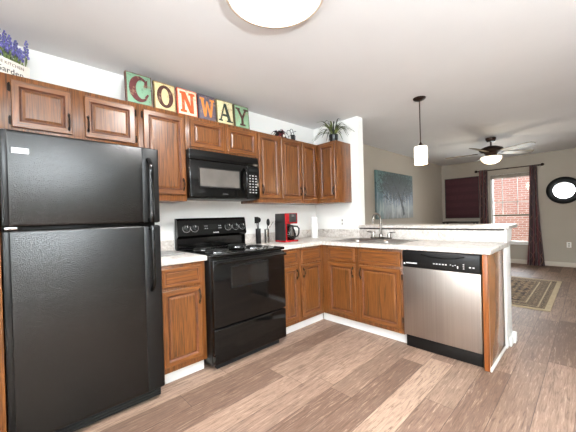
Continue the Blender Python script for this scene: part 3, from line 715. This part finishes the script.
r = thing('utensil_holder', (-1.205, -.2, .915), 'black utensil holder nearest the stove, ladle and spatula sticking out', 'utensil holder', 'utensil holders')
m = MB(); m.lathe([(.028, 0), (.030, .004), (.029, .165), (.026, .165), (.025, .01)], (-1.205, -.2, .9155), 20); m.build('crock', 'black_sat', r, smooth=50)
r2_ = thing('utensil_holder', (-1.115, -.235, .915), 'slim silver utensil holder beside the black one, with dark spoon inside', 'utensil holder', 'utensil holders')
m = MB(); m.lathe([(.026, 0), (.027, .004), (.027, .155), (.024, .155), (.023, .01)], (-1.115, -.235, .9155), 20); m.build('crock', 'nickel', r2_, smooth=50)
def utensil(name, label, x, y, dx, dy, z1, head, mat, cat):
    o = thing(name, (x, y, .93), label, cat, 'cooking utensils in the holders')
    m = MB(); m.tube([(x-dx*.15, y-dy*.15, .927), (x, y, 1.05), (x+dx*.6, y+dy*.6, z1)], .005, 8); m.build('utensil_handle', mat, o, smooth=60)
    m = MB(); hx, hy = x+dx*.75, y+dy*.75
    if head == 'ladle': m.ball((hx, hy, z1+.025), .03, 14, 0, (1, .8, 1))
    elif head == 'spatula': m.prism([(hx-.012, z1-.012), (hx+.012, z1-.012), (hx+.03, z1+.06), (hx-.03, z1+.06)], -hy-.002, -hy+.002) if False else m.box(hx-.026, hx+.026, hy-.003, hy+.003, z1-.01, z1+.06, .002)
    elif head == 'spoon': m.ball((hx, hy, z1+.03), .028, 14, 0, (.85, .35, 1.5))
    else: m.tube([(x+dx*.6, y+dy*.6, z1), (x+dx*1.2, y+dy*1.2, z1+.05)], [.004, .003], 6)
    m.build('utensil_head', mat, o, smooth=60)
utensil('ladle', 'black ladle standing in the black holder', -1.197, -.194, .008, .004, 1.150, 'ladle', 'black_sat', 'ladle')
utensil('spatula', 'black spatula leaning towards the stove out of the black holder', -1.214, -.206, -.03, -.012, 1.15, 'spatula', 'black_sat', 'spatula')
utensil('spoon', 'black spoon in the slim silver holder', -1.108, -.230, .03, .0, 1.115, 'spoon', 'black_sat', 'spoon')
utensil('skewer', 'thin metal utensil slanting out of the slim silver holder', -1.118, -.241, .07, -.015, 1.10, 'stick', 'nickel', 'utensil')
r = thing('paper_towel', (-.27, -.205, .915), 'white paper towel roll standing upright in the worktop corner', 'paper towel')
m = MB(); m.lathe([(.046, 0), (.046, .008), (.01, .009)], (-.27, -.205, .9155), 20); m.build('stand', 'white', r)
m = MB(); m.lathe([(.012, 0), (.041, .0005), (.041, .262), (.012, .263)], (-.27, -.205, .9250), 24); m.build('roll', 'paper', r, smooth=50)
m = MB(); m.box(-2.41, -2.13, -.40, -.075, .9155, .926, .004); tag(m.build('cutting_board', 'greyboard'), 'grey cutting board lying on the short worktop', 'cutting board')
# outlets
def plate(T, u, v, label, kind):
    m0 = T @ Vector((u, v, 0)); r = thing('wall_outlet' if kind == 'o' else 'light_switch', m0, label, 'outlet' if kind == 'o' else 'switch')
    m = MB(T); m.box(u-.036, u+.036, v-.058, v+.058, .0005, .006, .002); m.build('cover_plate', 'white', r)
    m = MB(T)
    if kind == 'o':
        for q in (-.022, .022): m.box(u-.014, u+.014, v+q-.014, v+q+.014, .0061, .0075, .001)
        m.build('socket', plain('socket_grey', (170, 166, 160), .5), r)
    else:
        m.box(u-.012, u+.012, v-.022, v+.022, .0061, .010, .002); m.build('rocker', 'white', r)
plate(FE(0), .462, 1.113, 'white outlet plate on the end wall below the spiky plant cabinet', 'o')
plate(FE(0), .650, 1.120, 'white switch plate at the wall edge beside the bar ledge', 's')
plate(FE(XF), 2.41, .46, 'white outlet low on the living room wall under the mirror', 'o')
m = MB(); m.tube([(-2.245, -.006, 1.355), (-2.247, -.006, 1.2), (-2.245, -.006, 1.02)], .003, 6); tag(m.build('cable', 'wire'), 'thin grey cable running down the wall beside the stove', 'cable')

# ------------------------------------------------------------------ on top of the wall cabinets
CT = 2.1105
# letter tiles
def ring_poly(outer, inner): return outer + inner
def arc(cx, cy, rx, ry, a0, a1, n): return [(cx+rx*math.cos(math.radians(a0+(a1-a0)*i/n)), cy+ry*math.sin(math.radians(a0+(a1-a0)*i/n))) for i in range(n+1)]
def quads(outer, inner): return [[outer[i], outer[i+1], inner[i+1], inner[i]] for i in range(len(outer)-1)]
LET = {
 'C': quads(arc(.5, .5, .43, .45, 48, 318, 22), arc(.60, .5, .25, .33, 52, 312, 22)) + [[(.70, .62), (.84, .60), (.86, .88), (.74, .80)], [(.72, .26), (.80, .20), (.90, .34), (.84, .38)]],
 'O': quads(arc(.5, .5, .42, .44, 0, 360, 30), arc(.5, .5, .20, .33, 0, 360, 30)),
 'N': [[(.17, .08), (.33, .08), (.33, .92), (.17, .92)], [(.67, .08), (.83, .08), (.83, .92), (.67, .92)], [(.18, .92), (.40, .92), (.82, .08), (.60, .08)], [(.08, .08), (.42, .08), (.42, .18), (.08, .18)], [(.58, .82), (.92, .82), (.92, .92), (.58, .92)], [(.08, .82), (.3, .82), (.3, .92), (.08, .92)]],
 'W': [[(.08, .88), (.26, .88), (.38, .10), (.26, .10)], [(.26, .10), (.38, .10), (.54, .74), (.46, .80)], [(.46, .80), (.54, .74), (.74, .10), (.62, .10)], [(.62, .10), (.74, .10), (.92, .88), (.78, .88)], [(.03, .82), (.32, .82), (.32, .90), (.03, .90)], [(.68, .82), (.97, .82), (.97, .90), (.68, .90)]],
 'A': [[(.10, .10), (.20, .10), (.52, .90), (.44, .90)], [(.66, .10), (.88, .10), (.58, .90), (.42, .90)], [(.26, .32), (.72, .32), (.70, .42), (.30, .42)], [(.03, .08), (.30, .08), (.30, .15), (.03, .15)], [(.56, .08), (.97, .08), (.97, .15), (.56, .15)]],
 'Y': [[(.42, .10), (.58, .10), (.58, .46), (.42, .46)], [(.10, .88), (.28, .88), (.58, .44), (.44, .40)], [(.74, .88), (.88, .88), (.58, .42), (.46, .48)], [(.30, .08), (.70, .08), (.70, .16), (.30, .16)], [(.04, .82), (.36, .82), (.36, .90), (.04, .90)], [(.64, .82), (.97, .82), (.97, .90), (.64, .90)]],
}
RUST = (98, 56, 44)
tiles = [('C', -2.506, -2.312, (120, 158, 130), (92, 38, 38), 'mint green letter tile with a dark red letter C', RUST),
         ('O', -2.298, -2.118, (216, 194, 146), (74, 38, 30), 'cream letter tile with a brown letter O', (120, 96, 60)),
         ('N', -2.104, -1.920, (226, 212, 184), (196, 84, 36), 'cream letter tile with an orange letter N', (206, 86, 58)),
         ('W', -1.908, -1.732, (92, 84, 96), (208, 128, 54), 'slate purple letter tile with an orange letter W', (70, 60, 70)),
         ('A', -1.722, -1.536, (208, 198, 156), (32, 46, 38), 'pale yellow letter tile with a dark green letter A', (110, 98, 64)),
         ('Y', -1.522, -1.342, (124, 156, 124), (68, 36, 30), 'sage green letter tile with a brown letter Y', (84, 74, 54))]
for i, (ch, x0, x1, c1, c2, lab, edge) in enumerate(tiles):
    r = thing('letter_tile', ((x0+x1)/2, -.27, CT), lab + ' on the cabinet tops', 'letter tile', 'letter tiles spelling a name')
    tilt = math.radians(5); TT = frame((x0, -.285, CT+.0005), (1, 0, 0), (0, math.sin(tilt), math.cos(tilt)), (0, -math.cos(tilt), math.sin(tilt)))
    w, h = x1-x0, (.252 if i == 0 else .238)
    m = MB(TT); m.box(0, w, .0005, h, -.030, 0, .002); m.build('board', paint('board_edge_'+ch, edge, scl(edge, .6)), r)
    m = MB(TT); m.box(.009, w-.009, .010, h-.009, .0002, .0022, .001)
    if ch == 'C': pass
    m.build('painted_face', paint('tile_face_'+ch, c1, scl(c1, .8)), r)
    m = MB(TT)
    off = .0
    for q, poly in enumerate(LET[ch]):
        z = .0024+q*.00006
        P = [(.010+p[0]*(w-.020), .010+p[1]*(h-.020)) for p in poly]
        m.prism(P, z, z+.0028)
    m.build('letter', paint('letter_paint_'+ch, c2, scl(c2, .75)), r, smooth=0)
# lavender planter, turned slightly
r = thing('planter_box', (-3.10, -.25, CT), 'white washed wooden planter box with garden lettering on the cabinet above the refrigerator', 'planter')
ang = math.radians(33); c0 = Vector((-3.052, -.165, CT+.0005))
U = Vector((math.cos(ang), math.sin(ang), 0)); V = Vector((0, 0, 1)); Wn = U.cross(V)
TP = frame(c0, U, V, Wn)
L = .215
m = MB(TP); m.box(-L, 0, 0, .118, -.012, 0, .002); m.box(-L, 0, 0, .118, -.075, -.063, .002); m.box(-L, -L+.012, 0, .118, -.063, -.012, .002); m.box(-.012, 0, 0, .118, -.063, -.012, .002); m.box(-L+.012, -.012, 0, .01, -.063, -.012); m.build('box', 'wash', r)
m = MB(TP); m.box(-L+.013, -.013, .0105, .085, -.062, -.013); m.build('soil', plain('soil', (60, 46, 36), .95, 0, .2, 40), r)
text('small_lettering', 'THE KITCHEN', TP @ Matrix.Translation((-.118, .082, .0008)), .026, 'ink_brown', r)
text('large_lettering', 'Garden', TP @ Matrix.Translation((-.118, .030, .0008)), .052, 'ink', r)
for i in range(13):
    u = -.200+i*.0152; w_ = -.038+.022*(-1)**i; ht = .155+.05*((i*7) % 5)/4
    if i >= 11: ht = .20
    if i == 10: ht = .13
    b0 = TP @ Vector((u, .0865, w_)); lean = TP.to_3x3() @ Vector((.004*math.sin(i*1.7), ht, .012*(-1)**i))
    p = thing('lavender_stalk', b0, 'purple lavender stalk in the white planter box', 'flower', 'lavender in the planter')
    m = MB(); m.tube([b0, b0+lean*.55, b0+lean*.95], .0022, 5)
    for k in range(3):
        a = i*1.3+k*2.1; d = Vector((math.cos(a)*.016, math.sin(a)*.016, .05)); m.tube([b0+lean*(.05+.12*k), b0+lean*(.05+.12*k)+d*.6, b0+lean*(.05+.12*k)+d], [.002, .006, .001], 5, 0, .4)
    m.build('stem', 'stem', p)
    m = MB()
    for k in range(16):
        f_ = .48+.52*k/15; a = k*2.4; q = .013*(1-.6*(k/15)); c = b0+lean*f_+Vector((q*math.cos(a), q*math.sin(a), 0)); m.ball(c, .0085*(1-.35*k/15), 6, 0, (1, 1, 1.3))
    m.build('flower_head', 'lavender', p)
# spiky potted plant
r = thing('potted_plant', (-.19, -.47, CT), 'spiky green potted plant on top of the end wall cabinet', 'plant')
px, py = -.20, -.50
m = MB(); m.lathe([(.042, 0), (.055, .05), (.060, .10), (.056, .10), (.052, .06)], (px, py, CT), 20); m.build('pot', 'black_sat', r, smooth=50)
def blade(m, p0, az, L, rise, droop, w):
    n = 8; pts = []
    for i in range(n+1):
        f_ = i/n; d = L*f_; z = rise*math.sin(min(1, f_*1.15)*PI*.62) - droop*f_*f_
        pts.append(Vector((p0[0]+d*math.cos(az), p0[1]+d*math.sin(az), p0[2]+z)))
    side = Vector((-math.sin(az), math.cos(az), 0)); a = []; b_ = []; c_ = []
    for i, p in enumerate(pts):
        ww = w*(1-(i/n)**2.2)*(.6+.8*min(1, i/3)*.5)+.0006
        a.append(m.bm.verts.new(p-side*ww)); c_.append(m.bm.verts.new(p+Vector((0, 0, -.003)))); b_.append(m.bm.verts.new(p+side*ww))
    for i in range(n):
        m.bm.faces.new((a[i], a[i+1], c_[i+1], c_[i])); m.bm.faces.new((c_[i], c_[i+1], b_[i+1], b_[i]))
rr_ = random.Random(3)
for i in range(40):
    az = i*2.399+rr_.uniform(-.2, .2); Lf = rr_.uniform(.16, .30); rise = rr_.uniform(.08, .17); droop = rr_.uniform(.02, .16)
    if i % 5 == 0: Lf *= .55; rise = rr_.uniform(.14, .19); droop = 0
    # keep clear of the end wall and corner
    room = (-px-.012)/max(.05, math.cos(az)) if math.cos(az) > 0 else 9
    Lf = min(Lf, room)
    m = MB(); blade(m, (px+.012*math.cos(az), py+.012*math.sin(az), CT+.095), az, Lf, rise, droop, (.0115 if i % 2 else .009))
    m.build('leaf', 'leaf' if i % 3 else 'leaf_dark', r, smooth=60)
m = MB(); blade(m, (px, py, CT+.095), PI*.56, .13, .21, 0, .010); m.build('leaf', 'leaf_dark', r, smooth=60)
# iron ornament with berries
r = thing('ornament', (-.76, -.2, CT), 'small black iron ornament with curled wires and dark red berries on the cabinet top', 'ornament')
m = MB()
m.tube([(-.93, -.21, CT+.02), (-.90, -.21, CT+.05), (-.85, -.21, CT+.07), (-.80, -.21, CT+.06), (-.76, -.21, CT+.02), (-.68, -.21, CT+.012), (-.62, -.21, CT+.015)], [.014, .02, .016, .018, .02, .012, .014], 8)
m.box(-.94, -.60, -.225, -.195, CT, CT+.012, .004); m.build('iron_base', 'black_matte', r, smooth=60)
m = MB(); m.lathe([(.018, 0), (.024, .02), (.026, .075), (.022, .075), (.018, .02)], (-.635, -.21, CT+.012), 14); m.build('candle_cup', 'black_matte', r)
for c, R_, a0, a1 in (((-.70, CT+.10), .035, -110, 230), ((-.655, CT+.135), .024, -100, 250), ((-.59, CT+.115), .030, 60, 270), ((-.82, CT+.10), .025, -90, 200)):
    m = MB(); m.tube([(c[0]+R_*math.cos(math.radians(a0+(a1-a0)*i/14)), -.21, c[1]+R_*math.sin(math.radians(a0+(a1-a0)*i/14))) for i in range(15)], .003, 6); m.build('curled_wire', 'black_matte', r, smooth=60)
for p0, p1 in (((-.70, CT+.02), (-.71, CT+.068)), ((-.66, CT+.02), (-.66, CT+.112)), ((-.60, CT+.02), (-.59, CT+.086))):
    m = MB(); m.tube([(p0[0], -.21, p0[1]), (p1[0], -.21, p1[1])], .003, 6); m.build('wire_stem', 'black_matte', r)
m = MB()
for k in range(22):
    a = k*2.4; m.ball((-.84+.055*math.cos(a)*(k/22)**.5, -.215+.02*math.sin(a), CT+.065+.035*math.sin(a*1.7)), .011, 8)
m.build('berry_cluster', 'berry', r, smooth=60)
m = MB()
for k in range(12):
    az = k*2.399; blade(m, (-.86+.02*math.cos(az), -.21, CT+.05), az, .085, .055, .04, .016)
m.build('foliage', 'black_matte', r)
m = MB(); m.ball((-.805, -.232, CT+.045), .017, 10, 0, (1, .6, 1.2)); m.build('pale_flower', 'wash', r, smooth=60)

# ------------------------------------------------------------------ lamps and fan
r = thing('ceiling_light', (-2.08, -1.52, H), 'round white flush ceiling lamp glowing over the kitchen', 'ceiling light')
m = MB(); m.lathe([(.276, 0), (.278, -.012), (.274, -.024), (.258, -.026), (.254, -.012)], (-2.10, -1.545, H-.0005), 48); m.build('trim_ring', 'beige_ring', r, smooth=50)
m = MB(); m.lathe([(.254, -.016), (.246, -.030), (.21, -.040), (.11, -.046), (.02, -.048)], (-2.10, -1.545, H), 48); m.build('glass_shade', 'dome', r, smooth=60)
r = thing('pendant_lamp', (.035, -1.472, H), 'slim dark pendant lamp with glowing white cylinder shade above the bar', 'pendant lamp')
pc_ = (.035, -1.472)
m = MB(); m.lathe([(.065, -.0005), (.065, -.008), (.05, -.020), (.012, -.028)], (*pc_, H), 28); m.build('canopy', 'fan_bronze', r, smooth=50)
m = MB(); m.tube([(*pc_, H-.02), (*pc_, 1.94)], .0055, 10); m.build('rod', 'fan_bronze', r, smooth=60)
m = MB(); m.lathe([(.006, 1.965), (.014, 1.945), (.030, 1.925), (.034, 1.912)], (*pc_, 0), 20); m.build('socket_cap', 'fan_bronze', r, smooth=50)
m = MB(); m.lathe([(.010, 1.914), (.062, 1.912), (.064, 1.90), (.064, 1.725), (.056, 1.725), (.056, 1.90)], (*pc_, 0), 32); m.build('lamp_shade', 'frost', r, smooth=50)
point('pendant_bulb', (*pc_, 1.68), 2.0, (1, .85, .68), .04)
r = thing('ceiling_fan', (2.72, -1.58, H), 'dark bronze ceiling fan with glowing bowl lamp in the living room', 'ceiling fan')
fc = (2.72, -1.58)
m = MB(); m.lathe([(.075, -.0005), (.075, -.03), (.055, -.065), (.02, -.07)], (*fc, H), 24); m.build('canopy', 'fan_bronze', r, smooth=50)
m = MB(); m.tube([(*fc, H-.06), (*fc, 2.29)], .013, 10); m.build('downrod', 'fan_bronze', r)
m = MB(); m.lathe([(.03, 2.30), (.09, 2.285), (.165, 2.255), (.175, 2.23), (.15, 2.205), (.11, 2.195), (.085, 2.16), (.075, 2.12), (.12, 2.115)], (*fc, 0), 36); m.build('motor_housing', 'fan_bronze', r, smooth=50)
m = MB(); m.lathe([(.150, 2.115), (.153, 2.105), (.145, 2.065), (.11, 2.025), (.06, 2.003), (.01, 1.997)], (*fc, 0), 32); m.build('lamp_bowl', 'frost2', r, smooth=60)
for k in range(5):
    a = math.radians(98+72*k); d = Vector((math.cos(a), math.sin(a), 0)); s_ = Vector((-d.y, d.x, 0)); c = Vector((*fc, 2.185))
    tl = math.radians(-14); V_ = s_*math.cos(tl)+Vector((0, 0, 1))*math.sin(tl); Tb = frame(c, d, V_, d.cross(V_))
    m = MB(Tb); m.prism([(.19, -.045), (.24, -.055), (.60, -.066), (.665, -.05), (.69, 0), (.665, .05), (.60, .066), (.24, .055), (.19, .045)], -.004, .004); bl = m.build('blade', 'blade', r)
    m = MB(Tb); m.prism([(.10, -.014), (.19, -.02), (.25, -.03), (.27, 0), (.25, .03), (.19, .02), (.10, .014)], .0045, .010); m.build('blade_bracket', 'fan_bronze', bl)
point('fan_bulb', (*fc, 1.90), 8, (1, .86, .66), .15)

# ------------------------------------------------------------------ living room
# curtains
def curtain(label, yc_top, w_top, yc_bot, w_bot, z0, z1, ph):
    bm_ = bmesh.new(); uv = bm_.loops.layers.uv.new('UVMap'); n, k = 72, 26; x = 5.038
    grid = []
    for j in range(k+1):
        f_ = j/k; z = z1+(z0-z1)*f_; e = f_**1.6
        yc = yc_top+(yc_bot-yc_top)*e; w = w_top+(w_bot-w_top)*e; row = []
        for i in range(n+1):
            q = i/n; row.append(bm_.verts.new((x+(.016+.008*f_)*math.sin(q*2*PI*4.5+ph), yc+(q-.5)*w+.006*math.sin(q*13+f_*5), z)))
        grid.append(row)
    for j in range(k):
        for i in range(n):
            f = bm_.faces.new((grid[j][i], grid[j+1][i], grid[j+1][i+1], grid[j][i+1])); f.smooth = True
            for lp, (a, b_) in zip(f.loops, ((i, j), (i, j+1), (i+1, j+1), (i+1, j))): lp[uv].uv = (a/n, 1-b_/k)
    bmesh.ops.recalc_face_normals(bm_, faces=bm_.faces[:])
    for v in bm_.verts: v.co -= Vector((x, yc_bot, z0))
    me = bpy.data.meshes.new('curtain'); bm_.to_mesh(me); bm_.free(); me.materials.append(M['curtain'])
    o = bpy.data.objects.new('curtain', me); COL.objects.link(o); o.location = (x, yc_bot, z0)
    sm = o.modifiers.new('thickness', 'SOLIDIFY'); sm.thickness = .003
    tag(o, label, 'curtain', 'maroon curtains at the living room window')
curtain('maroon scroll-patterned curtain panel beside the maroon wall hanging', -.965, .17, -.965, .19, .0, 2.185, 0)
curtain('maroon scroll-patterned curtain panel next to the round mirror, flaring at the floor', -1.885, .12, -1.885, .29, .0, 2.175, 1.2)
r = thing('curtain_rod', (5.075, -1.4, 2.16), 'dark curtain rod with ball finials above the living room window', 'curtain rod')
m = MB(); m.tube([(5.075, -.83, 2.168), (5.075, -2.0, 2.168)], .010, 10); m.build('rod', 'fan_bronze', r)
for y in (-.805, -2.03):
    m = MB(); m.ball((5.075, y, 2.168), .032, 14); m.build('finial', 'fan_bronze', r, smooth=60)
for y in (-.855, -1.42, -1.965):
    m = MB(); m.box(5.085, XF-.0005, y-.008, y+.008, 2.155, 2.172, .002); m.box(5.067, 5.086, y-.008, y+.008, 2.150, 2.158, .001); m.build('bracket', 'fan_bronze', r)
# maroon hanging
r = thing('wall_hanging', (5.15, -.46, 1.05), 'large square maroon textile hanging on the living room wall', 'wall art')
m = MB(); m.box(5.132, XF-.0005, -.835, -.088, 1.055, 2.055, .003); m.build('textile_panel', 'maroon', r)
m = MB()
for b_ in ((-.845, -.833, 1.043, 2.067), (-.090, -.078, 1.043, 2.067), (-.833, -.090, 1.043, 1.0555), (-.833, -.090, 2.0545, 2.067)): m.box(5.124, XF-.0005, b_[0], b_[1], b_[2], b_[3], .002)
m.build('frame', 'darkwood', r)
r = thing('console_table', (4.96, -.46, 0), 'dark console table against the wall below the maroon hanging', 'console table')
m = MB(); m.box(4.80, 5.14, -.83, -.10, .935, .965, .004); m.build('table_top', 'darkwood', r)
for x in (4.83, 5.11):
    for y in (-.80, -.13):
        m = MB(); m.box(x-.02, x+.02, y-.02, y+.02, 0, .9345, .003); m.build('leg', 'darkwood', r)
# mirror
r = thing('mirror', (XF, -2.35, 1.31), 'round black-framed mirror on the living room wall', 'mirror')
mc = (XF-.001, -2.352, 1.592)
m = MB(); m.lathe([(.168, -.012), (.171, -.030), (.205, -.040), (.262, -.034), (.280, -.018), (.280, -.0)], mc, 56, cap=False, axis='x'); m.build('frame', 'mirror_black', r, smooth=50)
m = MB(); m.lathe([(.180, -.014), (.180, -.010)], mc, 48, axis='x'); m.build('mirror_glass', 'mirror', r)
# painting on the living side wall
r = thing('painting', (1.66, -.02, 1.11), 'large blue-grey canvas painting of a spreading tree', 'painting')
m = MB(); m.box(1.66, 3.22, -.038, -.0005, 1.11, 2.012, .003); m.build('canvas', 'painting', r)
m = MB(FS(-.0385))
def limb(pts, r0, r1):
    n = len(pts); P = []; 
    left, right = [], []
    for i, (x, z) in enumerate(pts):
        a = pts[max(0, i-1)]; b_ = pts[min(n-1, i+1)]; dx, dz = b_[0]-a[0], b_[1]-a[1]; l = math.hypot(dx, dz); q = r0+(r1-r0)*i/(n-1)
        left.append((1.66+x-dz/l*q, 1.11+z+dx/l*q)); right.append((1.66+x+dz/l*q, 1.11+z-dx/l*q))
    for i in range(n-1): m.prism([right[i], right[i+1], left[i+1], left[i]], 0, .0012)
limb([(1.10, .06), (1.06, .2), (.98, .36), (.86, .5), (.74, .62), (.62, .74), (.5, .84)], .045, .01)
limb([(1.02, .30), (1.1, .5), (1.2, .64), (1.34, .74)], .022, .006)
limb([(.86, .5), (.9, .66), (1.0, .82)], .018, .006); limb([(.74, .62), (.56, .62), (.36, .68), (.2, .64)], .018, .005); limb([(.62, .74), (.66, .86)], .01, .004)
limb([(.36, .68), (.28, .55)], .007, .003); limb([(1.2, .64), (1.36, .58)], .008, .003)
m.build('painted_trunk', 'paint_trunk', r, smooth=0)
# rug
r = thing('area_rug', (2.37, -1.6, 0), 'beige and black oriental rug with patterned border on the living room floor', 'rug')
X0, X1, Y0, Y1 = 1.37, 3.38, -2.385, -.80
def ringm(m, i0, i1, z):
    a = (X0+i0, X1-i0, Y0+i0, Y1-i0); b_ = (X0+i1, X1-i1, Y0+i1, Y1-i1)
    m.box(a[0], b_[0], a[2], a[3], .0005, z); m.box(b_[1], a[1], a[2], a[3], .0005, z); m.box(b_[0], b_[1], a[2], b_[2], .0005, z); m.box(b_[0], b_[1], b_[3], a[3], .0005, z)
m = MB(); m.box(X0+.30, X1-.30, Y0+.30, Y1-.30, .0005, .010); m.build('field', 'rug_field', r)
m = MB(); ringm(m, 0, .055, .010); ringm(m, .115, .130, .010); ringm(m, .245, .262, .010); m.build('plain_border', 'rug_edge', r)
m = MB(); ringm(m, .055, .115, .010); ringm(m, .130, .245, .010); ringm(m, .262, .30, .010); m.build('patterned_border', 'rug_dark', r)
